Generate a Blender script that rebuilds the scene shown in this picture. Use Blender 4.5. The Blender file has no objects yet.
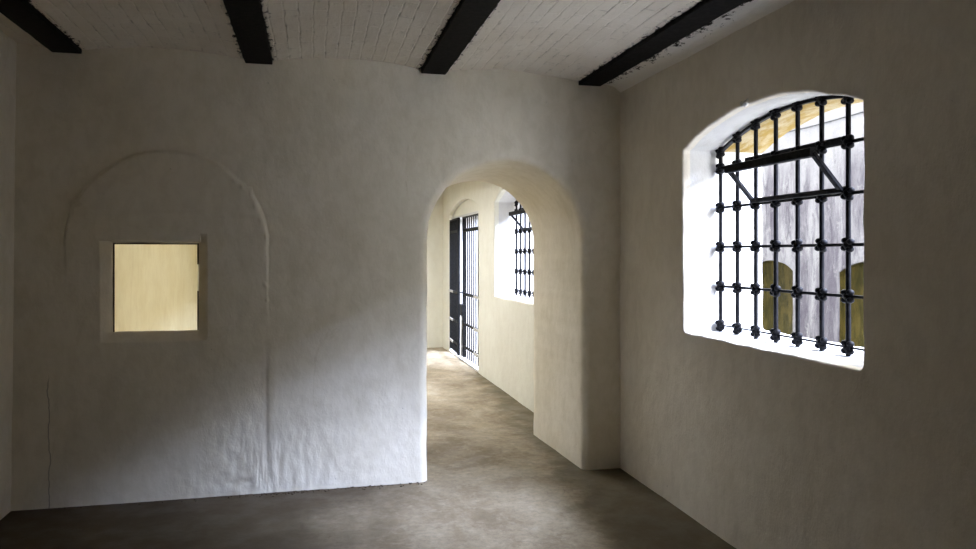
import bpy, bmesh, math, random
from mathutils import Vector, Matrix, noise as mn

random.seed(7)
SC = bpy.context.scene
COL = SC.collection
PI = math.pi

# ------------------------------------------------------------------ helpers
def link(name, bm, mats, parent=None, smooth=True, loc=(0, 0, 0)):
    me = bpy.data.meshes.new(name)
    if smooth:
        for f in bm.faces:
            f.smooth = True
    bm.to_mesh(me); bm.free()
    o = bpy.data.objects.new(name, me)
    COL.objects.link(o)
    for m in (mats if isinstance(mats, (list, tuple)) else [mats]):
        me.materials.append(m)
    o.location = loc
    if parent:
        o.parent = parent
    return o

def empty(name, loc=(0, 0, 0), rotz=0.0):
    o = bpy.data.objects.new(name, None)
    o.empty_display_size = 0.1
    COL.objects.link(o)
    o.location = loc
    o.rotation_euler = (0, 0, rotz)
    return o

def tag(o, label, cat, group=None):
    o['label'] = label; o['category'] = cat
    if group:
        o['group'] = group
    return o

def struct(o, label=None):
    o['kind'] = 'structure'
    if label:
        o['label'] = label
    return o

def copy_tree(o, parent=None):
    c = o.copy()
    COL.objects.link(c)
    if parent:
        c.parent = parent
    for ch in list(o.children):
        copy_tree(ch, c)
    return c

def sharp(o, ang=35):
    me = o.data
    bm = bmesh.new(); bm.from_mesh(me)
    for e in bm.edges:
        if len(e.link_faces) == 2 and e.calc_face_angle(0) > math.radians(ang):
            e.smooth = False
    bm.to_mesh(me); bm.free()
    return o

def box(bm, x0, x1, y0, y1, z0, z1, bev=0.0):
    r = bmesh.ops.create_cube(bm, size=1.0)
    vs = r['verts']
    for v in vs:
        v.co = Vector((x0 + (v.co.x + .5) * (x1 - x0), y0 + (v.co.y + .5) * (y1 - y0), z0 + (v.co.z + .5) * (z1 - z0)))
    if bev > 0:
        es = list({e for v in vs for e in v.link_edges})
        bmesh.ops.bevel(bm, geom=es, offset=bev, segments=2, affect='EDGES', profile=0.7)

def bar(bm, a, b, r, seg=10, w=None, up=Vector((0, 0, 1))):
    """round bar (w None) or flat bar of half-sizes r x w between a and b"""
    a = Vector(a); b = Vector(b)
    d = (b - a).normalized()
    s = d.cross(up)
    if s.length < 1e-4:
        s = d.cross(Vector((1, 0, 0)))
    s.normalize()
    t = s.cross(d).normalized()
    rings = []
    if w is None:
        offs = [(r * math.cos(2 * PI * k / seg), r * math.sin(2 * PI * k / seg)) for k in range(seg)]
    else:
        c = min(r, w) * .25
        offs = [(r - c, -w), (r, -w + c), (r, w - c), (r - c, w), (-r + c, w), (-r, w - c), (-r, -w + c), (-r + c, -w)]
    for p in (a, b):
        rings.append([bm.verts.new(p + s * x + t * y) for x, y in offs])
    n = len(offs)
    for k in range(n):
        bm.faces.new((rings[0][k], rings[0][(k + 1) % n], rings[1][(k + 1) % n], rings[1][k]))
    bm.faces.new(list(reversed(rings[0]))); bm.faces.new(rings[1])

def ball(bm, c, r, sx=1, sy=1, sz=1, sub=2):
    q = bmesh.ops.create_icosphere(bm, subdivisions=sub, radius=r)
    for v in q['verts']:
        v.co = Vector((v.co.x * sx + c[0], v.co.y * sy + c[1], v.co.z * sz + c[2]))

def fbm(x, y, z=0.0, o=3):
    s = 0; a = 1; f = 1
    for _ in range(o):
        s += a * mn.noise(Vector((x * f, y * f, z * f + 3.7))); a *= .5; f *= 2.1
    return s

def smooth(a, b, x):
    t = max(0.0, min(1.0, (x - a) / (b - a)))
    return t * t * (3 - 2 * t)

# ------------------------------------------------------------------ materials
def nodes(name):
    m = bpy.data.materials.new(name); m.use_nodes = True
    nt = m.node_tree
    b = nt.nodes['Principled BSDF']
    return m, nt, b

def N(nt, typ, **kw):
    n = nt.nodes.new(typ)
    for k, v in kw.items():
        if hasattr(n, k) and k not in ('inputs',):
            setattr(n, k, v)
        else:
            n.inputs[k].default_value = v
    return n

def math_(nt, op, a, b=None, clamp=False):
    n = nt.nodes.new('ShaderNodeMath'); n.operation = op; n.use_clamp = clamp
    for i, v in enumerate((a, b)):
        if v is None: continue
        if isinstance(v, (int, float)): n.inputs[i].default_value = v
        else: nt.links.new(v, n.inputs[i])
    return n.outputs[0]

def mapr(nt, v, a, b, c=0.0, d=1.0):
    n = nt.nodes.new('ShaderNodeMapRange'); n.interpolation_type = 'SMOOTHSTEP'
    nt.links.new(v, n.inputs['Value'])
    for k, x in zip(('From Min', 'From Max', 'To Min', 'To Max'), (a, b, c, d)):
        n.inputs[k].default_value = x
    return n.outputs[0]

def mixc(nt, f, a, b):
    n = nt.nodes.new('ShaderNodeMix'); n.data_type = 'RGBA'
    if isinstance(f, (int, float)): n.inputs[0].default_value = f
    else: nt.links.new(f, n.inputs[0])
    for i, v in ((6, a), (7, b)):
        if isinstance(v, tuple): n.inputs[i].default_value = (*v, 1)
        else: nt.links.new(v, n.inputs[i])
    return n.outputs[2]

def coord(nt):
    return nt.nodes.new('ShaderNodeTexCoord').outputs['Object']

def scaled(nt, c, s):
    n = nt.nodes.new('ShaderNodeMapping'); n.inputs['Scale'].default_value = s
    nt.links.new(c, n.inputs['Vector']); return n.outputs[0]

def noise_(nt, c, scale, detail=4, rough=.55, dist=0.0):
    n = N(nt, 'ShaderNodeTexNoise', Scale=scale, Detail=detail, Roughness=rough, Distortion=dist)
    nt.links.new(c, n.inputs['Vector'])
    return n.outputs['Fac']

def bump(nt, b, h, strength, dist, prev=None):
    n = N(nt, 'ShaderNodeBump', Strength=strength, Distance=dist)
    nt.links.new(h, n.inputs['Height'])
    if prev is not None: nt.links.new(prev, n.inputs['Normal'])
    nt.links.new(n.outputs[0], b.inputs['Normal'])
    return n.outputs[0]

def plaster(name, ca, cb, cstain, stain=.35, extra=None):
    m, nt, b = nodes(name)
    c = coord(nt)
    f = mapr(nt, noise_(nt, c, 1.7, 5), .35, .68)
    col = mixc(nt, f, ca, cb)
    # rubbed greyish stains, drawn out vertically like brush coats
    st = mapr(nt, noise_(nt, scaled(nt, c, (3.2, 3.2, 1.1)), 1.6, 6, .62), .52, .80)
    col = mixc(nt, math_(nt, 'MULTIPLY', st, stain), col, cstain)
    mo = mapr(nt, noise_(nt, scaled(nt, c, (1, 1, .7)), 11, 7, .68, .4), .40, .64)
    col = mixc(nt, math_(nt, 'MULTIPLY', mo, .22), col, cstain)
    sc = mapr(nt, noise_(nt, scaled(nt, c, (1, 1, .35)), 6.5, 6, .75, 1.2), .62, .74)
    col = mixc(nt, math_(nt, 'MULTIPLY', sc, .35), col, cstain)
    # sparse dark specks and scuffs
    sp = mapr(nt, noise_(nt, c, 42, 2, .5), .735, .79)
    sp2 = mapr(nt, noise_(nt, c, 3.1, 2), .5, .62)
    col = mixc(nt, math_(nt, 'MULTIPLY', math_(nt, 'MULTIPLY', sp, sp2), .45), col, (.10, .085, .065))
    if extra: col = extra(nt, c, col)
    nt.links.new(col, b.inputs['Base Color'])
    b.inputs['Roughness'].default_value = .88
    b.inputs['Specular IOR Level'].default_value = .18
    p = bump(nt, b, noise_(nt, scaled(nt, c, (1.0, 1.0, .6)), 9, 6, .6), .42, .02)
    p = bump(nt, b, noise_(nt, c, 75, 4, .6), .25, .0035, p)
    return m

def cracks(nt, c, col):
    """hairline crack low on the left of the back wall, the flaking joint beside the arch"""
    s = N(nt, 'ShaderNodeSeparateXYZ'); nt.links.new(c, s.inputs[0])
    X, Z = s.outputs[0], s.outputs[2]
    w = noise_(nt, scaled(nt, c, (0, 0, 1)), 5, 4)
    x = math_(nt, 'ADD', X, math_(nt, 'MULTIPLY', math_(nt, 'SUBTRACT', w, .5), .07))
    d = math_(nt, 'ABSOLUTE', math_(nt, 'ADD', x, 1.515))
    m = mapr(nt, d, .001, .005, 1, 0)
    m = math_(nt, 'MULTIPLY', m, mapr(nt, Z, .72, .80, 1, 0))
    col = mixc(nt, math_(nt, 'MULTIPLY', m, .55), col, (.12, .10, .075))
    d = math_(nt, 'ABSOLUTE', math_(nt, 'ADD', math_(nt, 'ADD', X, math_(nt, 'MULTIPLY', math_(nt, 'SUBTRACT', w, .5), .05)), .29))
    m = mapr(nt, d, .008, .035, 1, 0)
    m = math_(nt, 'MULTIPLY', m, mapr(nt, Z, .15, .45))
    m = math_(nt, 'MULTIPLY', m, mapr(nt, Z, .7, 1.0, 1, 0))
    col = mixc(nt, math_(nt, 'MULTIPLY', m, .35), col, (.32, .28, .22))
    return col

WHITE = plaster('limewash_white', (.86, .815, .705), (.81, .76, .64), (.58, .53, .39), .35, cracks)
RIGHT = plaster('limewash_dull', (.77, .725, .63), (.71, .66, .565), (.51, .46, .365), .35)
CREAM = plaster('limewash_cream', (.70, .69, .60), (.665, .65, .56), (.56, .535, .43), .25)
YELLOW = plaster('limewash_yellow', (.78, .71, .47), (.74, .66, .41), (.62, .52, .29), .4)
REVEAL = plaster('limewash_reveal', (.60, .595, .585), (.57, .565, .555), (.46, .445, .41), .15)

def ochre():
    m, nt, b = nodes('ochre_peeling')
    c = coord(nt)
    f = mapr(nt, noise_(nt, scaled(nt, c, (1.6, .6, 1.6)), 9, 5, .65), .38, .66)
    col = mixc(nt, f, (.20, .125, .016), (.29, .24, .14))
    nt.links.new(col, b.inputs['Base Color']); b.inputs['Roughness'].default_value = .95
    bump(nt, b, noise_(nt, c, 30, 5), .5, .01)
    return m
OCHRE = ochre()

def brick_ceiling():
    m, nt, b = nodes('painted_brick')
    c = coord(nt)
    s = N(nt, 'ShaderNodeSeparateXYZ'); nt.links.new(c, s.inputs[0])
    wob = noise_(nt, scaled(nt, c, (3, 1.6, 1)), 2.6, 6, .7)
    xx = math_(nt, 'ADD', s.outputs[0], math_(nt, 'MULTIPLY', math_(nt, 'SUBTRACT', wob, .5), .03))
    cm = N(nt, 'ShaderNodeCombineXYZ'); nt.links.new(s.outputs[1], cm.inputs[0]); nt.links.new(xx, cm.inputs[1])
    br = N(nt, 'ShaderNodeTexBrick')
    br.offset = .5; br.squash = 1.0
    for k, v in (('Scale', 1.0), ('Mortar Size', .0065), ('Mortar Smooth', .75), ('Bias', 0.0), ('Brick Width', .235), ('Row Height', .073)):
        br.inputs[k].default_value = v
    br.inputs['Color1'].default_value = (.25, .25, .25, 1); br.inputs['Color2'].default_value = (1, 1, 1, 1)
    nt.links.new(cm.outputs[0], br.inputs['Vector'])
    # bricks only between the beams (plain plaster strip at the right-hand wall)
    vault = mapr(nt, s.outputs[0], 1.80, 1.84, 1, 0)
    base = mixc(nt, mapr(nt, noise_(nt, c, 2.1, 5), .35, .7), (.86, .81, .72), (.79, .73, .63))
    pv = N(nt, 'ShaderNodeSeparateColor'); nt.links.new(br.outputs['Color'], pv.inputs[0])
    base = mixc(nt, math_(nt, 'MULTIPLY', pv.outputs[0], .22), base, (.58, .52, .43))
    # joints between courses run along the beams; the cross joints are mostly painted over
    fr = math_(nt, 'ABSOLUTE', math_(nt, 'SUBTRACT', math_(nt, 'FRACT', math_(nt, 'DIVIDE', xx, .073)), .5))
    course = mapr(nt, fr, .38, .5)
    course = math_(nt, 'MULTIPLY', course, mapr(nt, noise_(nt, scaled(nt, c, (5, 1.3, 1)), 3.5, 6, .8), .46, .74))
    cross = math_(nt, 'MULTIPLY', br.outputs['Fac'], mapr(nt, noise_(nt, c, 4, 4, .7), 0.44, .62, 0, .85))
    joint = math_(nt, 'MAXIMUM', course, cross)
    gap = math_(nt, 'MULTIPLY', joint, mapr(nt, noise_(nt, c, 9, 4, .7), .44, .66))
    gap = math_(nt, 'MULTIPLY', gap, vault)
    base = mixc(nt, math_(nt, 'MULTIPLY', gap, .6), base, (.17, .14, .105))
    pit = mapr(nt, noise_(nt, scaled(nt, c, (1.5, .7, 1)), 16, 6, .75), .56, .72)
    base = mixc(nt, math_(nt, 'MULTIPLY', pit, math_(nt, 'MULTIPLY', vault, .45)), base, (.30, .255, .19))
    strip = mapr(nt, s.outputs[0], 1.93, 1.96)
    base = mixc(nt, strip, base, (.86, .845, .81))
    # black paint dragged past the edges of the beams
    dmin = None
    for bx in BEAMS:
        d = math_(nt, 'SUBTRACT', math_(nt, 'ABSOLUTE', math_(nt, 'SUBTRACT', s.outputs[0], bx)), HALF)
        dmin = d if dmin is None else math_(nt, 'MINIMUM', dmin, d)
    n1 = mapr(nt, noise_(nt, scaled(nt, c, (1.3, .7, 1)), 20, 6, .8), .42, .70)
    amp = math_(nt, 'ADD', .045, math_(nt, 'MULTIPLY', strip, .07))
    ed = math_(nt, 'SUBTRACT', math_(nt, 'MULTIPLY', n1, amp), dmin)
    msk = mapr(nt, ed, .0, .004)
    base = mixc(nt, msk, base, (.02, .017, .014))
    nt.links.new(base, b.inputs['Base Color']); b.inputs['Roughness'].default_value = .9
    b.inputs['Specular IOR Level'].default_value = .15
    h = math_(nt, 'SUBTRACT', math_(nt, 'MULTIPLY', pv.outputs[0], .3), joint)
    h = math_(nt, 'MULTIPLY', h, vault)
    p = bump(nt, b, h, .85, .009)
    p = bump(nt, b, noise_(nt, scaled(nt, c, (1, .45, 1)), 22, 6, .7), .75, .010, p)
    return m

BEAMS = [-1.42, -.33, .774, 1.87]
HALF = .083
CEIL = brick_ceiling()

def concrete():
    m, nt, b = nodes('worn_concrete')
    c = coord(nt)
    f = mapr(nt, noise_(nt, scaled(nt, c, (1.0, .75, 1)), 1.5, 7, .62, .6), .34, .66)
    col = mixc(nt, f, (.20, .155, .095), (.37, .31, .215))
    g = mapr(nt, noise_(nt, c, 9, 6, .7, .4), .45, .75)
    col = mixc(nt, math_(nt, 'MULTIPLY', g, .5), col, (.46, .40, .30))
    d = mapr(nt, noise_(nt, scaled(nt, c, (2.2, 1.6, 1)), 3.4, 5, .7, 1.0), .60, .74)
    col = mixc(nt, math_(nt, 'MULTIPLY', d, .6), col, (.13, .105, .07))
    sp = mapr(nt, noise_(nt, c, 60, 3, .6), .64, .74)
    col = mixc(nt, math_(nt, 'MULTIPLY', sp, .35), col, (.50, .46, .38))
    # dirt swept against the foot of the back wall, ragged edge
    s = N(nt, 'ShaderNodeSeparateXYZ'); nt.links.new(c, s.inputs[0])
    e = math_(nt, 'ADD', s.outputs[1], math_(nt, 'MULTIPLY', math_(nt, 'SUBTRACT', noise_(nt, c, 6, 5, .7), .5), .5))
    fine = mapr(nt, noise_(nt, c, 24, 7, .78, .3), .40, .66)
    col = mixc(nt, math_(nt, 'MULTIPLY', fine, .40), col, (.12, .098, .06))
    # grime beside the window wall, with the shade along it painted in too
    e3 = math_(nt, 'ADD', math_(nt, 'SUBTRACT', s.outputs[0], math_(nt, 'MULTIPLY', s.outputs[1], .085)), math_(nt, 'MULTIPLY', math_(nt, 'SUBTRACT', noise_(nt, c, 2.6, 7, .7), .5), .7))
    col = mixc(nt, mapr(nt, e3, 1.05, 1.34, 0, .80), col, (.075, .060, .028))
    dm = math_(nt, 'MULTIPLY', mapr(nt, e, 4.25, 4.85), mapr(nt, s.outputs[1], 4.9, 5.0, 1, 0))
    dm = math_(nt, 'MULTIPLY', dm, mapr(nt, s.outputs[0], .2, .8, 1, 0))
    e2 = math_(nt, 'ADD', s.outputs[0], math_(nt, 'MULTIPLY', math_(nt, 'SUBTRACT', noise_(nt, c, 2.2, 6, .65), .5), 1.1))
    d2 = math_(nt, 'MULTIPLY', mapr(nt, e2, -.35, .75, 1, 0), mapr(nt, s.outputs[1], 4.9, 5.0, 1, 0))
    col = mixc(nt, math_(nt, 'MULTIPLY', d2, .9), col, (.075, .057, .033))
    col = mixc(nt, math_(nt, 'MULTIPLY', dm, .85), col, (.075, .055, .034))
    nt.links.new(col, b.inputs['Base Color'])
    b.inputs['Specular IOR Level'].default_value = .3
    rg = mapr(nt, noise_(nt, c, 5, 4), .3, .7, .55, .85)
    nt.links.new(rg, b.inputs['Roughness'])
    p = bump(nt, b, noise_(nt, c, 6, 7, .65), .35, .012)
    p = bump(nt, b, noise_(nt, c, 90, 3, .6), .3, .003, p)
    return m
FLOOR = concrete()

def iron(name, col=(.004, .004, .005), rough=.55, spec=.10):
    m, nt, b = nodes(name)
    c = coord(nt)
    f = mapr(nt, noise_(nt, c, 35, 4), .4, .7)
    cc = mixc(nt, f, col, tuple(x * 1.9 + .004 for x in col))
    nt.links.new(cc, b.inputs['Base Color'])
    b.inputs['Roughness'].default_value = rough; b.inputs['Specular IOR Level'].default_value = spec
    bump(nt, b, noise_(nt, c, 110, 3), .25, .002)
    return m
IRON = iron('black_painted_iron')
TARRED = iron('black_beam_paint', (.006, .0055, .005), .75, .12)
GREYIRON = iron('dark_grey_iron', (.004, .004, .004), .55, .10)
STEEL = iron('worn_strap_iron', (.30, .29, .27), .45, .5)

def stained():
    m, nt, b = nodes('stained_courtyard_wash')
    c = coord(nt)
    f = mapr(nt, noise_(nt, scaled(nt, c, (1, 2.6, .55)), 1.5, 7, .68, .4), .36, .66)
    col = mixc(nt, f, (.155, .150, .147), (.062, .056, .063))
    g = mapr(nt, noise_(nt, scaled(nt, c, (1, 3.0, .8)), 3.6, 7, .75, .8), .48, .66)
    col = mixc(nt, math_(nt, 'MULTIPLY', g, .65), col, (.036, .032, .04))
    h = mapr(nt, noise_(nt, scaled(nt, c, (1, 1.2, 1)), 5.5, 5, .7), .56, .74)
    col = mixc(nt, math_(nt, 'MULTIPLY', h, .6), col, (.22, .215, .20))
    s = N(nt, 'ShaderNodeSeparateXYZ'); nt.links.new(c, s.inputs[0])
    # the upper courses keep more of their whitewash
    e = math_(nt, 'ADD', s.outputs[2], math_(nt, 'MULTIPLY', math_(nt, 'SUBTRACT', noise_(nt, scaled(nt, c, (1, 2.5, 1)), 1.6, 5), .5), 1.6))
    col = mixc(nt, math_(nt, 'MULTIPLY', mapr(nt, e, 2.2, 2.9), .85), col, (.175, .172, .167))
    nt.links.new(col, b.inputs['Base Color']); b.inputs['Roughness'].default_value = .95
    b.inputs['Specular IOR Level'].default_value = .1
    bump(nt, b, noise_(nt, c, 16, 6, .65), .6, .015)
    return m
STAINED = stained()

def moss():
    m, nt, b = nodes('mossy_plaster')
    c = coord(nt)
    f = mapr(nt, noise_(nt, scaled(nt, c, (1, 2, .8)), 3.2, 6, .7, .6), .38, .64)
    col = mixc(nt, f, (.017, .0145, .003), (.042, .032, .007))
    g = mapr(nt, noise_(nt, scaled(nt, c, (1, 2.6, 1)), 7.0, 5, .7), .56, .72)
    col = mixc(nt, math_(nt, 'MULTIPLY', g, .6), col, (.013, .013, .007))
    nt.links.new(col, b.inputs['Base Color']); b.inputs['Roughness'].default_value = .95
    b.inputs['Specular IOR Level'].default_value = .1
    bump(nt, b, noise_(nt, c, 20, 6, .65), .6, .015)
    return m
MOSS = moss()

def plain(name, col, rough=.9):
    m, nt, b = nodes(name)
    c = coord(nt)
    f = noise_(nt, c, 6, 5)
    cc = mixc(nt, f, tuple(x * .8 for x in col), col)
    nt.links.new(cc, b.inputs['Base Color']); b.inputs['Roughness'].default_value = rough
    b.inputs['Specular IOR Level'].default_value = .2
    return m
PAVING = plain('courtyard_paving', (.58, .57, .51))
RENDERED = plain('outer_render', (.44, .42, .36))
ROOFING = plain('roof_slab', (.25, .24, .23))
CRUMB = plain('dark_crumbs', (.10, .08, .055))
CABLE = plain('dull_cable', (.05, .05, .05))

# ------------------------------------------------------------------ openings in walls
def arch_outline(u0, u1, z0, zs, zt, n=48, rb=0.0):
    """opening with a segmental or round head, listed counter-clockwise from the bottom left"""
    hw = (u1 - u0) / 2; cu = (u0 + u1) / 2; rise = zt - zs
    R = (hw * hw + rise * rise) / (2 * rise)
    cz = zt - R
    a0 = math.atan2(zs - cz, hw)
    pts = []
    if rb > 0:
        for k in range(6):
            a = PI + (PI / 2) * k / 5
            pts.append((u0 + rb + rb * math.cos(a), z0 + rb + rb * math.sin(a)))
        for k in range(6):
            a = 1.5 * PI + (PI / 2) * k / 5
            pts.append((u1 - rb + rb * math.cos(a), z0 + rb + rb * math.sin(a)))
    else:
        pts += [(u0, z0), (u1, z0)]
    for k in range(n + 1):
        a = a0 + (PI - 2 * a0) * k / n
        pts.append((cu + R * math.cos(a), cz + R * math.sin(a)))
    return pts

def resample(poly, centre, rect, n, zexact=True):
    """star-shaped outline -> (outline point, outer rectangle point) pairs by angle"""
    cu, cz = centre
    u0, u1, z0, z1 = rect
    angs = [2 * PI * k / n for k in range(n)]
    must = [math.atan2(z - cz, u - cu) % (2 * PI) for u, z in [(u0, z0), (u1, z0), (u1, z1), (u0, z1)]]
    for k, (u, z) in enumerate(poly):
        pa = poly[k - 1]; pb = poly[(k + 1) % len(poly)]
        d1 = math.atan2(z - pa[1], u - pa[0]); d2 = math.atan2(pb[1] - z, pb[0] - u)
        if abs((d2 - d1 + PI) % (2 * PI) - PI) > .3:
            must.append(math.atan2(z - cz, u - cu) % (2 * PI))
    sp = 2 * PI / n
    angs = [a for a in angs if all(abs((a - m + PI) % (2 * PI) - PI) > sp * .45 for m in must)] + must
    angs = sorted(set(angs))
    inn, out = [], []
    m = len(poly)
    for a in angs:
        dx, dz = math.cos(a), math.sin(a)
        best = None
        for k in range(m):
            x1, y1 = poly[k][0] - cu, poly[k][1] - cz
            x2, y2 = poly[(k + 1) % m][0] - cu, poly[(k + 1) % m][1] - cz
            den = dx * (y2 - y1) - dz * (x2 - x1)
            if abs(den) < 1e-12: continue
            t = (x1 * (y2 - y1) - y1 * (x2 - x1)) / den
            s = (x1 * dz - y1 * dx) / den
            if t > 0 and -1e-6 <= s <= 1 + 1e-6 and (best is None or t > best):
                best = t
        inn.append((cu + dx * best, cz + dz * best))
        ts = []
        if dx > 1e-9: ts.append((u1 - cu) / dx)
        if dx < -1e-9: ts.append((u0 - cu) / dx)
        if dz > 1e-9: ts.append((z1 - cz) / dz)
        if dz < -1e-9: ts.append((z0 - cz) / dz)
        t = min(ts)
        out.append((cu + dx * t, cz + dz * t))
    return inn, out

def normals2(pts):
    n = len(pts); res = []
    for k in range(n):
        a = Vector(pts[k - 1]); b = Vector(pts[k]); c = Vector(pts[(k + 1) % n])
        e1 = (b - a).normalized(); e2 = (c - b).normalized()
        n1 = Vector((e1.y, -e1.x)); n2 = Vector((e2.y, -e2.x))
        s = (n1 + n2)
        s = s / max(.35, s.length_squared / 2) if s.length > 1e-6 else n1
        res.append(s)
    return res

def ring_wall(bm, poly, centre, rect, T, r, place, relief=None, na=320, nr=70, depth_steps=14,
              back=True, profile=None, jit=.003, mat_of=None, rough=.002):
    """wall face pierced by an opening: the face, its rounded arris, the reveal and the back face.
    place(u, z, d) puts a point of the wall at depth d behind the face."""
    inn, out = resample(poly, centre, rect, na)
    nor = normals2(inn)
    n = len(inn)
    rows = []
    inn = [(p[0] + q.x * jit * fbm(p[0] * 5, p[1] * 5, 9), p[1] + q.y * jit * fbm(p[0] * 5, p[1] * 5, 9)) for p, q in zip(inn, nor)]
    if profile is None:
        profile = [(r * (1 - math.sin(a)), r * (1 - math.cos(a))) for a in [PI / 2 * k / 6 for k in range(7)]]
        profile += [(0.0, r + (T - 2 * r) * k / depth_steps) for k in range(1, depth_steps + 1)]
        profile += [(r * (1 - math.cos(a)), T - r + r * math.sin(a)) for a in [PI / 2 * k / 3 for k in range(1, 4)]]
    off0, d0 = profile[0]
    base = [(p[0] + q.x * off0, p[1] + q.y * off0) for p, q in zip(inn, nor)]
    for j in range(nr, 0, -1):
        s = (j / nr) ** 1.15
        row = []
        for p, o in zip(base, out):
            u = p[0] + (o[0] - p[0]) * s; z = p[1] + (o[1] - p[1]) * s
            d = -relief(u, z) if relief else 0.0
            row.append(bm.verts.new(place(u, z, d)))
        rows.append(row)
    for j, (off, d) in enumerate(profile):
        row = []
        for p, q in zip(inn, nor):
            u = p[0] + q.x * off; z = p[1] + q.y * off
            rel = relief(u, z) * max(0, 1 - d / .06) if relief else 0
            w = rough * fbm(u * 7, z * 7, d * 7) if 0 < j < len(profile) - 1 else 0
            row.append(bm.verts.new(place(u + q.x * w, z + q.y * w, d - rel)))
        rows.append(row)
    if back:
        off, d = profile[-1]
        b2 = [(p[0] + q.x * off, p[1] + q.y * off) for p, q in zip(inn, nor)]
        for j in range(1, 5):
            s = j / 4
            rows.append([bm.verts.new(place(p[0] + (o[0] - p[0]) * s, p[1] + (o[1] - p[1]) * s, d)) for p, o in zip(b2, out)])
    for a, b in zip(rows[:-1], rows[1:]):
        for k in range(n):
            k2 = (k + 1) % n
            f = bm.faces.new((a[k], a[k2], b[k2], b[k]))
            if mat_of:
                f.material_index = mat_of(f)
    return rows

def fix_winding(bm, test_point):
    """flip all faces if the face nearest the given point does not look towards it"""
    bm.normal_update()
    tp = Vector(test_point)
    f = min(bm.faces, key=lambda f: (f.calc_center_median() - tp).length)
    if f.normal.dot(tp - f.calc_center_median()) < 0:
        bmesh.ops.reverse_faces(bm, faces=bm.faces[:])

XW = 2.095      # cell: face of the window wall
XC = 2.03       # passage: face of the same outer wall
XO = 2.62       # outer face of that wall
YB = 4.838      # face of the wall with the arch
YB2 = 5.91      # its other face
XL = -1.70      # left wall of the cell
YE = 11.75      # end wall of the passage
YR = -1.5       # rear wall of the cell, behind the camera
ZT = 2.92
ZB = -.22

# ---- back wall with the arched passage and the walled-up arch
HX0, HX1, HZ0, HZ1 = -1.180, -.690, 1.026, 1.567
ACX, AR, ASZ = -.852, .577, 1.551        # the walled-up arch

def relief_back(x, z):
    r = .0045 * fbm(x * 1.7, z * 1.7, 1.0, 3) + .0014 * fbm(x * 9, z * 9, 5.0, 2)
    # infill of the old arch stands slightly proud, its edge worn and uneven
    wob = .012 * fbm(x * 4, z * 4, 8.0, 2)
    if z > ASZ:
        d = AR - math.hypot(x - ACX, z - ASZ) + wob
    else:
        d = AR - abs(x - ACX) + wob
    fade = smooth(1.25, 1.75, z)
    amp = .004 + .030 * fade
    amp += .004 * smooth(-.1, .25, x - ACX)
    r += amp * smooth(-.008, .008, d) * (smooth(1.2, 1.7, z) if x < ACX else smooth(.95, 1.5, z))
    # groove along the edge of the infill
    r -= .011 * math.exp(-(d / .012) ** 2) * smooth(1.3, 1.7, z) * (.5 + .5 * mn.noise(Vector((x * 9, z * 9, 2))))
    # chipped blobs along the right flank of the infill
    if x > ACX + .25 and z > 1.2:
        r += .020 * math.exp(-((d - .012) / .014) ** 2) * max(0, mn.noise(Vector((x * 22, z * 22, 7)))) * 2
    # ridge over the hatch
    zz = 1.745 + .008 * mn.noise(Vector((x * 5, 0, 0)))
    r += .004 * math.exp(-((z - zz) / .010) ** 2) * smooth(-1.36, -1.30, x) * smooth(-.30, -.36, x)
    # flaking plaster at the foot of the wall around the joint
    k = smooth(.62, .15, z) * smooth(-.75, -.35, x) * smooth(.75, -.05, x)
    k2 = smooth(.30, .05, z) * smooth(-1.2, -.5, x) * smooth(.7, .4, x) * .5
    kk = max(k, k2)
    if kk > 0:
        q = fbm(x * 8, z * 6, 4.0, 3)
        r += kk * (.0035 * smooth(-.05, .12, q) + .006 * fbm(x * 24, z * 20, 2.0, 2))
    # joint: long shallow groove with a raised lip
    xj = -.288 + .018 * mn.noise(Vector((0, z * 3.1, 5)))
    g = smooth(1.02, .8, z) * smooth(.02, .12, z)
    r -= .0045 * g * math.exp(-((x - xj) / .016) ** 2)
    r += .003 * g * math.exp(-((x - xj - .05) / .018) ** 2) * (.6 + .8 * mn.noise(Vector((x * 10, z * 14, 1))))
    return r

def place_back(u, z, d):
    return Vector((u, YB + d, z))

bm = bmesh.new()
XS = -.20
hatch = [(HX0, HZ0), (HX1, HZ0), (HX1, HZ1), (HX0, HZ1)]
prof = [(.060, 0), (.054, .004), (.010, .036), (.006, .040), (.004, .046), (0, .05), (0, .06), (0, .078), (.004, .082)]
ring_wall(bm, hatch, ((HX0 + HX1) / 2, (HZ0 + HZ1) / 2), (XL - .1, XS, ZB, ZT), .08, .01, place_back, relief_back,
          na=460, nr=120, profile=prof, jit=.002, rough=.001)
arch = arch_outline(.737, 1.820, -.12, 1.582, 2.132, 64)
TB = YB2 - YB
ap = [(.055 * (1 - math.sin(a)), .055 * (1 - math.cos(a))) for a in [PI / 2 * k / 6 for k in range(7)]]
ap += [(-.038 * k / 16, .055 + (TB - .08) * k / 16) for k in range(1, 17)]
ap += [(-.034, TB - .008), (-.018, TB)]
ring_wall(bm, arch, (1.275, 1.2), (XS, XC + .09, ZB, ZT), TB, .055, place_back, relief_back, na=420, nr=80, jit=.004, profile=ap)
# side of the thick part, facing the recess behind the walled-up arch
vs = [bm.verts.new(p) for p in ((XS, YB + .08, ZB), (XS, YB2, ZB), (XS, YB2, ZT), (XS, YB + .08, ZT))]
bm.faces.new(vs)
fix_winding(bm, (0, YB - .4, 1.2))
wb = link('wall_back', bm, WHITE)
struct(wb, 'whitewashed back wall with an arched passage and a walled-up arch')

# plaster band over the hatch
bm = bmesh.new()
box(bm, -1.262, -.672, YB - .032, YB + .02, 1.577, 1.668, .006)
for v in bm.verts:
    v.co.z += .004 * mn.noise(v.co * 6)
struct(link('trim_1', bm, WHITE, smooth=False), 'whitewashed lintel band over the square hatch')

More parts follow.
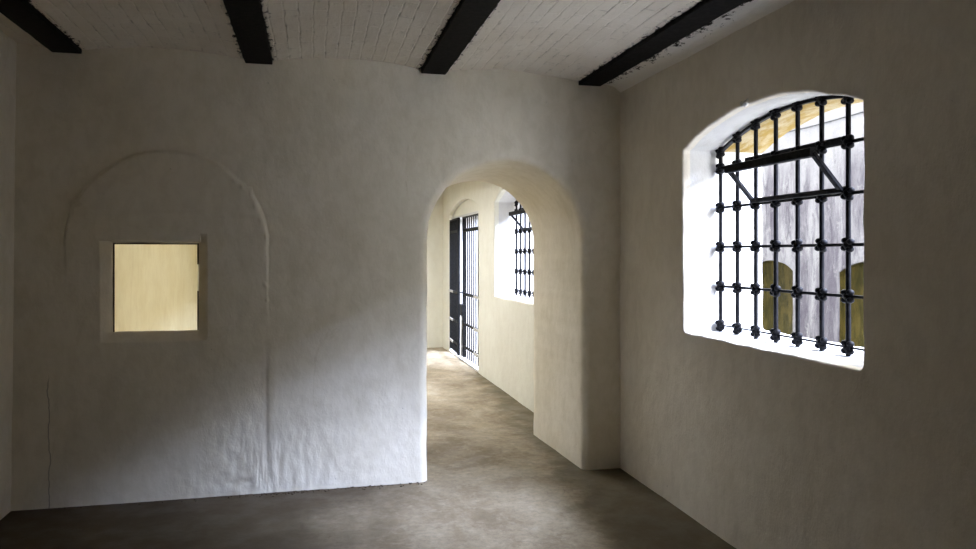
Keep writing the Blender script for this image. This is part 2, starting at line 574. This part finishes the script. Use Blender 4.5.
# thin dark frame set inside the hatch
bm = bmesh.new()
yf0, yf1 = YB + .050, YB + .066
box(bm, HX0 - .004, HX1 + .004, yf0, yf1, HZ1 - .008, HZ1 + .004)
box(bm, HX0 - .004, HX0 + .006, yf0, yf1, HZ0, HZ1 - .008)
box(bm, HX1 - .010, HX1 + .004, yf0, yf1, 1.435, HZ1 - .008)
box(bm, HX1 - .010, HX1 + .004, yf0, yf1, HZ0, 1.270)
struct(link('window_3', bm, CRUMB, smooth=False), 'thin dark frame inside the square hatch')

# ---- window wall of the cell
WZ0, WZS, WZT = 1.045, 2.100, 2.245
WY0, WY1 = 2.485, 3.93

def relief_right(u, z):
    return .004 * fbm(u * 1.6, z * 1.6, 11.0, 3) + .0012 * fbm(u * 8, z * 8, 3.0, 2)

def place_right(u, z, d):
    return Vector((XW + d * (XO - XW) / .525, u, z))

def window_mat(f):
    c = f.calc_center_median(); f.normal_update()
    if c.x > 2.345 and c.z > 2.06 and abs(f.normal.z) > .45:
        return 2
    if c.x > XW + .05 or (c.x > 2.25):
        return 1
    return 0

bm = bmesh.new()
win = arch_outline(WY0, WY1, WZ0, WZS, WZT, 48, .03)
ring_wall(bm, win, (3.2, 1.6), (YR, YB + .56, ZB, ZT), .525, .012, place_right, relief_right, na=360, nr=70, jit=.007, mat_of=window_mat, rough=.003)
fix_winding(bm, (XW - .5, 1.5, 1.0))
struct(link('wall_right', bm, [RIGHT, REVEAL, OCHRE]), 'window wall of the cell')

# small lump of plaster on the head of the window
bm = bmesh.new()
for q in range(7):
    ball(bm, (XW - .004 + random.uniform(-.008, .006), 3.295 + random.uniform(-.026, .026), 2.250 + random.uniform(-.010, .016)), random.uniform(.008, .017), sub=1)
tag(link('plaster_lump', bm, REVEAL), 'small white lump of plaster stuck on the arched edge of the near window', 'plaster lump')

# ---- the same wall seen through the arch
PW0, PW1 = 6.72, 8.30
PD0, PD1 = 9.12, 11.22
DZT = 2.26
def place_pass(u, z, d):
    return Vector((XC + d * (XO - XC) / .59, u, z))
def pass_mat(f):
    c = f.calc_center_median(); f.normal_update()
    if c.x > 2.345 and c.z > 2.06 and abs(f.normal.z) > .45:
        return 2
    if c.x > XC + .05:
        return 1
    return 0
bm = bmesh.new()
pw = arch_outline(PW0, PW1, 1.02, 2.10, 2.245, 40, .03)
ring_wall(bm, pw, (7.5, 1.6), (YB2 - .56, 8.82, ZB, ZT), .59, .02, place_pass, relief_right, na=240, nr=30, jit=.006, mat_of=pass_mat)
dw = arch_outline(PD0, PD1, -.02, 2.10, DZT, 40)
ring_wall(bm, dw, ((PD0 + PD1) / 2, 1.1), (8.82, YE + .05, ZB, ZT), .59, .02, place_pass, relief_right, na=240, nr=30, jit=.005, mat_of=pass_mat)
fix_winding(bm, (XC - .4, 8.6, .5))
struct(link('wall_passage', bm, [CREAM, REVEAL, OCHRE]), 'cream outer wall of the passage beyond the arch')

# plastered panel filling the arched head of the gateway
bm = bmesh.new()
pts = [p for p in arch_outline(PD0 - .01, PD1 + .01, 2.055, 2.10, DZT + .01, 32)]
fr = [bm.verts.new((XC + .075, u, z)) for u, z in pts]
bk = [bm.verts.new((XC + .135, u, z)) for u, z in pts]
bm.faces.new(fr); bm.faces.new(list(reversed(bk)))
for k in range(len(pts)):
    k2 = (k + 1) % len(pts)
    bm.faces.new((fr[k], bk[k], bk[k2], fr[k2]))
bmesh.ops.recalc_face_normals(bm, faces=bm.faces[:])
struct(link('trim_2', bm, CREAM, smooth=False), 'plastered panel in the arched head of the gateway')
bm = bmesh.new()
box(bm, XC + .045, XC + .16, PD0 - .005, PD1 + .005, 2.025, 2.060, .004)
struct(link('trim_3', bm, REVEAL, smooth=False), 'pale lintel strip over the barred gate')

# threshold of the gateway
bm = bmesh.new()
box(bm, XC + .005, XO, PD0 + .004, PD1 - .004, -.02, .022, .006)
struct(link('trim_4', bm, REVEAL, smooth=False), 'pale stone threshold under the barred gate')

# ---- other walls
def wall_grid(name, place, u0, u1, z0, z1, mat, relief, step=.03, test=None, label=None):
    bm = bmesh.new()
    nu = max(2, int((u1 - u0) / step)); nz = max(2, int((z1 - z0) / step))
    g = [[bm.verts.new(place(u0 + (u1 - u0) * i / nu, z0 + (z1 - z0) * j / nz)) for j in range(nz + 1)] for i in range(nu + 1)]
    for i in range(nu):
        for j in range(nz):
            bm.faces.new((g[i][j], g[i + 1][j], g[i + 1][j + 1], g[i][j + 1]))
    fix_winding(bm, test)
    return struct(link(name, bm, mat), label)

wall_grid('wall_left', lambda u, z: Vector((XL + .0 + .011 * (z - 1.3) + relief_right(u, z) * .8, u, z)), YR, YB + .03, ZB, ZT, WHITE, None, .04,
          (XL + 1, 1, 1.2), 'dim whitewashed left wall of the cell')
wall_grid('wall_rear', lambda u, z: Vector((u, YR, z)), XL - .1, XW + .05, ZB, ZT, RIGHT, None, .3, (0, 0, 1), 'whitewashed wall behind the viewer')
wall_grid('wall_end', lambda u, z: Vector((u, YE + relief_right(u, z), z)), XL - .1, XC + .05, ZB, ZT, CREAM, None, .05, (1, 9, 1), 'cream end wall of the passage')
wall_grid('wall_hatch', lambda u, z: Vector((XL + .02 + relief_right(u, z), u, z)), YB + .04, YE + .05, ZB, ZT, YELLOW, None, .06, (0, 8, 1),
          'pale yellow wall seen through the square hatch')
wall_grid('wall_pier', lambda u, z: Vector((u, YB2 + .004, z)), XC - .17, XC + .02, ZB, ZT, CREAM, None, .05, (XC - .1, 8, 1))

# ---- floor
bm = bmesh.new()
x0, x1, y0, y1 = XL - .1, XO - .02, YR - .05, YE + .1
nx, ny = 90, 260
g = [[None] * (ny + 1) for _ in range(nx + 1)]
for i in range(nx + 1):
    for j in range(ny + 1):
        x = x0 + (x1 - x0) * i / nx; y = y0 + (y1 - y0) * j / ny
        g[i][j] = bm.verts.new((x, y, .003 * fbm(x * 1.3, y * 1.3, 2.0, 3)))
for i in range(nx):
    for j in range(ny):
        bm.faces.new((g[i][j], g[i + 1][j], g[i + 1][j + 1], g[i][j + 1]))
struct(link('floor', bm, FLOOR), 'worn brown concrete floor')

# ---- ceiling: shallow brick vaults between the beams
LX0, LX1, LY0, LY1 = -.45, .95, 7.0, 10.6      # made-up roof opening, unseen, added to brighten the passage
def drop(x):
    return .022 * smooth(.5, 1.95, x)
def ceil_z(x):
    sp = 2.712 - drop(x)
    for a, b in zip(BEAMS[:-1], BEAMS[1:]):
        if a + HALF <= x <= b - HALF:
            m = (a + b) / 2; hw = (b - a) / 2 - HALF
            return sp + .042 * (1 - ((x - m) / hw) ** 2)
    if x < BEAMS[0] - HALF:
        m = BEAMS[0] - .55; hw = .55 - HALF
        return sp + .042 * (1 - ((x - m) / hw) ** 2)
    if x > BEAMS[-1] + HALF:
        t = (x - BEAMS[-1] - HALF) / (XW - BEAMS[-1] - HALF)
        return 2.690 - .030 * t - .035 * max(0, t - .55) ** 2 * 4
    return sp + .01
bm = bmesh.new()
xs = [XL - .1 + (XW + .06 - XL + .1) * i / 330 for i in range(331)]
ys = [YR - .05 + (YE + .1 - YR + .05) * j / 220 for j in range(221)]
g = [[bm.verts.new((x, y, ceil_z(x) + .006 * fbm(x * 2.3, y * 1.1, 6.0, 3) * (0 if any(abs(x - b) < HALF + .02 for b in BEAMS) else 1))) for y in ys] for x in xs]
for i in range(len(xs) - 1):
    for j in range(len(ys) - 1):
        if LX0 < xs[i] < LX1 and LY0 < ys[j] < LY1: continue
        bm.faces.new((g[i][j], g[i][j + 1], g[i + 1][j + 1], g[i + 1][j]))
struct(link('ceiling', bm, CEIL), 'white painted brick vaults between black beams')

# ---- beams
names = ['black painted ceiling beam ending above the walled-up arch, leftmost of the four',
         'black painted ceiling beam ending right of the walled-up arch, second from the left wall',
         'black painted ceiling beam ending just left of the arched passage, third from the left wall',
         'black painted ceiling beam with smeared paint edges, nearest the window wall']
for bx, lb in zip(BEAMS, names):
    bm = bmesh.new()
    n = 160
    prof_b = [(-HALF, 2.722), (-HALF, 2.694), (-HALF + .004, 2.690), (HALF - .004, 2.690), (HALF, 2.694), (HALF, 2.722),
              (.012, 2.735), (.012, 2.86), (HALF, 2.87), (HALF, 2.888), (-HALF, 2.888), (-HALF, 2.87), (-.012, 2.86), (-.012, 2.735)]
    rows = []
    for k in range(n + 1):
        y = YR + .02 + (YB + .012 - YR - .02) * k / n
        jl = .004 * fbm(bx * 3, y * 9, 1.0, 2); jr = .004 * fbm(bx * 3, y * 9, 21.0, 2)
        rows.append([bm.verts.new((bx + px + ((jl if px < 0 else jr) if i < 6 else 0), y, pz - drop(bx))) for i, (px, pz) in enumerate(prof_b)])
    m = len(prof_b)
    for a, b in zip(rows[:-1], rows[1:]):
        for k in range(m):
            bm.faces.new((a[k], a[(k + 1) % m], b[(k + 1) % m], b[k]))
    bm.faces.new(rows[0]); bm.faces.new(list(reversed(rows[-1])))
    bmesh.ops.recalc_face_normals(bm, faces=bm.faces[:])
    tag(link('ceiling_beam', bm, TARRED, smooth=False), lb, 'beam', 'black beams under the ceiling')

# ------------------------------------------------------------------ window grilles
GX = 2.315
BY = [3.89 - .1763 * k for k in range(9)]        # bars from the far jamb to the near one
RZ = [1.085, 1.312, 1.541, 1.770, 1.998]
def arc_z(y):
    hw = (BY[0] - BY[-1]) / 2; cy = (BY[0] + BY[-1]) / 2; rise = .140
    R = (hw * hw + rise * rise) / (2 * rise)
    return 2.095 + rise - R + math.sqrt(max(0, R * R - (y - cy) ** 2))

def collar_mesh():
    bm = bmesh.new()
    ball(bm, (0, 0, 0), .0225, 1.0, 1.1, 1.05, 2)
    for sy in (-1, 1):
        for sz in (-1, 1):
            ball(bm, (-.004, sy * .0175, sz * .0170), .0150, 1.25, 1, 1, 2)
    ball(bm, (-.017, 0, 0), .007, 1, 1, 1, 1)
    me = bpy.data.meshes.new('collar')
    for f in bm.faces: f.smooth = True
    bm.to_mesh(me); bm.free(); me.materials.append(IRON)
    return me
COLLAR = collar_mesh()

CY, CZ = 3.1848, 1.045
grille = empty('window_grille', (GX, CY, CZ))
tag(grille, 'large black iron window grille with tilted sash, on the white sill of the near window', 'window grille', 'iron grilles in the windows')
off = Vector((GX, CY, CZ))
def L(x, y, z): return Vector((x, y, z)) - off
for y in BY:
    bm = bmesh.new()
    bar(bm, L(GX, y, 1.035), L(GX, y, arc_z(y)), .0112, 12)
    sharp(link('bar', bm, IRON, grille))
for z in RZ:
    bm = bmesh.new()
    bar(bm, L(GX + .004, WY0 - .012, z), L(GX + .004, WY1 + .012, z), .008, w=.0072 if z > 1.1 else .004)
    sharp(link('rail', bm, IRON, grille))
bm = bmesh.new()
ny = 40; ya, yb = BY[0] + .03, BY[-1] - .03
prev = None
for k in range(ny + 1):
    y = ya + (yb - ya) * k / ny
    z = arc_z(max(BY[-1], min(BY[0], y))) - (abs(y - CY) - (BY[0] - CY) > 0) * .012
    ring = [bm.verts.new(L(GX + dx, y, z + dz)) for dx, dz in ((-.011, -.008), (.011, -.008), (.011, .008), (-.011, .008))]
    if prev:
        for q in range(4):
            bm.faces.new((prev[q], prev[(q + 1) % 4], ring[(q + 1) % 4], ring[q]))
    else:
        bm.faces.new(ring)
    prev = ring
bm.faces.new(list(reversed(prev)))
bmesh.ops.recalc_face_normals(bm, faces=bm.faces[:])
sharp(link('arch_bar', bm, IRON, grille))
for y in BY:
    for z in RZ + [arc_z(y) - .004]:
        o = bpy.data.objects.new('collar', COLLAR)
        COL.objects.link(o); o.parent = grille
        o.location = L(GX, y, z)
        o.rotation_euler = (random.uniform(-.25, .25), 0, 0)
# tilted ventilator sash, hinged on the fourth rail, head leaning into the room
SY0, SY1 = BY[6] + .02, BY[2] - .005
SXB, SZB = GX - .022, 1.785
SXT, SZT = GX - .170, 1.950
sash = None
def sash_part(name, a, b, r, w, parent):
    bm = bmesh.new(); bar(bm, L(*a), L(*b), r, w=w)
    return sharp(link(name, bm, IRON, parent, smooth=False))
sash = empty('tilting_sash', (0, 0, 0)); sash.parent = grille
sash_part('top_rail', (SXT, SY0 - .01, SZT), (SXT, SY1 + .01, SZT), .016, .021, sash)
sash_part('bottom_rail', (SXB, SY0 - .01, SZB), (SXB, SY1 + .01, SZB), .013, .012, sash)
for y in (SY0, SY1):
    sash_part('stile', (SXT, y, SZT), (SXB, y, SZB), .014, .009, sash)
for y in (SY0 + .06, SY1 - .06):
    bm = bmesh.new()
    box(bm, *(SXB - .014 - GX, SXB + .018 - GX), y - .018 - CY, y + .018 - CY, SZB - .013 - CZ, SZB + .010 - CZ, .003)
    link('hinge', bm, IRON, sash, smooth=False)
# fixed head rail of the sash opening, on the grille
bm = bmesh.new(); bar(bm, L(GX + .004, SY0 - .02, 2.012), L(GX + .004, SY1 + .10, 2.012), .012, w=.016)
sharp(link('sash_head', bm, IRON, grille))

g2 = copy_tree(grille)
g2.location = (GX - .035, (PW0 + PW1) / 2, 1.035)
g2['label'] = 'small distant black iron window grille seen through the arch, beside the barred gate'

# ------------------------------------------------------------------ gate of two leaves
def gate_leaf(W, label):
    """hinge at the origin, leaf reaching towards -Y"""
    t = empty('gate_leaf')
    tag(t, label, 'gate', 'leaves of the barred gate')
    H0, H1 = .05, 2.02
    def fb(name, a, b, r, w=None, m=GREYIRON):
        bm = bmesh.new(); bar(bm, a, b, r, w=w)
        return sharp(link(name, bm, m, t, smooth=w is None))
    fb('hinge_stile', (0, -.02, H0), (0, -.02, H1), .020, .020)
    fb('closing_stile', (0, -W + .02, H0), (0, -W + .02, H1), .020, .020)
    fb('rail', (0, -.01, H1 - .01), (0, -W + .01, H1 - .01), .012, .012)
    fb('rail', (0, -.01, 1.83), (0, -W + .01, 1.83), .012, .022)
    fb('rail', (0, -.01, .94), (0, -W + .01, .94), .012, .020)
    fb('rail', (0, -.01, .52), (0, -W + .01, .52), .012, .016)
    fb('rail', (0, -.01, .20), (0, -W + .01, .20), .012, .016)
    nb = 7
    for k in range(1, nb + 1):
        y = -.02 - (W - .04) * k / (nb + 1)
        fb('bar', (0, y, H0 + .01), (0, y, H1 - .01), .010)
    for z in (.94, .52, .20):
        bm = bmesh.new(); box(bm, -.026, -.014, -.34, .03, z - .017, z + .017, .003)
        link('strap_hinge', bm, STEEL, t, smooth=False)
    return t
near = gate_leaf(1.10, 'nearer leaf of the black barred gate, closed, with lock box and bolt')
near.location = (XC + .035, PD0 + .012, 0)
near.rotation_euler = (0, 0, PI)
# this leaf is turned about its hinge, so its inner side is local +X
for ch in near.children:
    if ch.name.startswith('strap_hinge'):
        ch.location.x = .040
bm = bmesh.new()
box(bm, .014, .06, -1.07, -.93, .64, .80, .006)
lb = link('lock_box', bm, GREYIRON, near, smooth=False)
bm = bmesh.new(); bar(bm, (.03, -1.16, .955), (.03, -.82, .955), .011); link('bolt', bm, GREYIRON, near)
bm = bmesh.new(); bar(bm, (.026, -1.115, .06), (.026, -1.115, .78), .012); link('drop_rod', bm, STEEL, near)
far = gate_leaf(.84, 'farther leaf of the black barred gate, pulled slightly open, by the end wall')
far.location = (XC + .03, PD1 - .02, 0)
far.rotation_euler = (0, 0, -math.radians(2.6))

# ------------------------------------------------------------------ crumbs at the foot of the wall
bm = bmesh.new()
for k in range(230):
    x = random.choice([random.gauss(-.25, .16), random.uniform(-1.5, .72), random.gauss(.3, .25)])
    if x > .72 or x < -1.65: continue
    y = YB - .012 - abs(random.gauss(0, .022))
    r = random.uniform(.002, .0075)
    ball(bm, (x, y, r * .45), r, 1.2, 1, .6, 1)
cr = link('plaster_crumbs', bm, CRUMB)
tag(cr, 'dark crumbs of dirt and plaster along the foot of the back wall', 'crumbs'); cr['kind'] = 'stuff'

# ------------------------------------------------------------------ courtyard outside
XV = 5.5
VT = 3.40
bm = bmesh.new()
def place_yard(u, z, d): return Vector((XV + d, u, z))
per = 1.63
for k in range(-4, 5):
    c = 8.085 + k * per - .0
    nich = arch_outline(c - .42, c + .42, -.10, 1.30, 1.42, 20)
    pr = [(.012, 0), (.003, .003), (0, .012), (0, .05), (0, .09)]
    rows = ring_wall(bm, nich, (c, .7), (c - per / 2, c + per / 2, -.2, VT), .2, .01, place_yard, mat_of=lambda f: 1 if f.calc_center_median().x > XV + .02 else 0, relief=lambda u, z: .006 * fbm(u * 2, z * 2, 4, 3),
                     na=100, nr=16, back=False, profile=pr, jit=.006)
    f = bm.faces.new(rows[-1]); f.material_index = 1
fix_winding(bm, (XV - .5, 8.9, 2.0))
# coping and the back of the wall
y0, y1 = 8.085 - 4.5 * per, 8.085 + 4.5 * per
nmat = len(bm.faces)
box(bm, XV - .05, XV + .40, y0, y1, VT - .01, VT + .08, .01)
box(bm, XV + .25, XV + .35, y0, y1, -.2, VT - .01)
struct(link('wall_courtyard', bm, [STAINED, MOSS]), 'stained courtyard wall with mossy arched niches')
# cable along the courtyard wall
bm = bmesh.new()
pp = []
for k in range(60):
    y = y0 + (y1 - y0) * k / 59
    pp.append((XV - .012, y, 2.95 + .012 * math.sin(k * .9) * .5))
for a, b in zip(pp[:-1], pp[1:]): bar(bm, a, b, .0065, 6)
tag(link('wall_cable', bm, CABLE), 'thin dark cable running along the top of the courtyard wall', 'cable')
bm = bmesh.new()
box(bm, XO - .02, XV + .3, y0, y1, -.3, -.14)
struct(link('ground_courtyard', bm, PAVING, smooth=False), 'pale courtyard paving')
# roof slab, cut and curbed for the added rooflight
bm = bmesh.new()
for q in ((XL - .4, XO, YR - .3, LY0), (XL - .4, XO, LY1, YE + .4), (XL - .4, LX0, LY0, LY1), (LX1, XO, LY0, LY1)):
    box(bm, *q, ZT - .02, ZT + .15)
for q in ((LX0 - .05, LX1 + .05, LY0 - .05, LY0 + .02), (LX0 - .05, LX1 + .05, LY1 - .02, LY1 + .05), (LX0 - .05, LX0 + .02, LY0, LY1), (LX1 - .02, LX1 + .05, LY0, LY1)):
    box(bm, *q, 2.70, ZT + .16)
struct(link('roof', bm, ROOFING, smooth=False))
bm = bmesh.new()
box(bm, XO - .3, XO - .01, YR - .3, YE + .4, ZT + .1, 6.8)  # unseen wall added to keep sun off the rooflight and dim the courtyard
struct(link('wall_sunshield', bm, RENDERED, smooth=False))

# ------------------------------------------------------------------ light
w = bpy.data.worlds.new('overcast'); SC.world = w; w.use_nodes = True
bg = w.node_tree.nodes['Background']
bg.inputs['Color'].default_value = (.93, .945, .99, 1)
bg.inputs['Strength'].default_value = 1.0
sd = bpy.data.lights.new('veiled_sun', 'SUN'); sd.energy = 3.5; sd.angle = math.radians(34); sd.color = (.60, .70, 1.0)
so = bpy.data.objects.new('veiled_sun', sd); COL.objects.link(so)
so.rotation_euler = Vector((-.82, .57, -.79)).to_track_quat('-Z', 'Y').to_euler()
so.location = (6, -2, 6)

# ------------------------------------------------------------------ camera
cd = bpy.data.cameras.new('camera'); cam = bpy.data.objects.new('camera', cd); COL.objects.link(cam)
cd.sensor_width = 36; cd.lens = 740 / 976 * 36
cd.shift_y = -20.5 / 976
cd.clip_start = .02
cam.location = (0, 0, 1.5)
cam.rotation_euler = (PI / 2, 0, -math.radians(13.3))
SC.camera = cam

SC.view_settings.view_transform = 'Standard'
SC.view_settings.look = 'None'
SC.view_settings.gamma = 1.0
SC.view_settings.exposure = 3.82
SC.view_settings.use_curve_mapping = False
SC.cycles.use_denoising = True
SC.cycles.max_bounces = 16
SC.cycles.diffuse_bounces = 12
SC.cycles.sample_clamp_indirect = 0
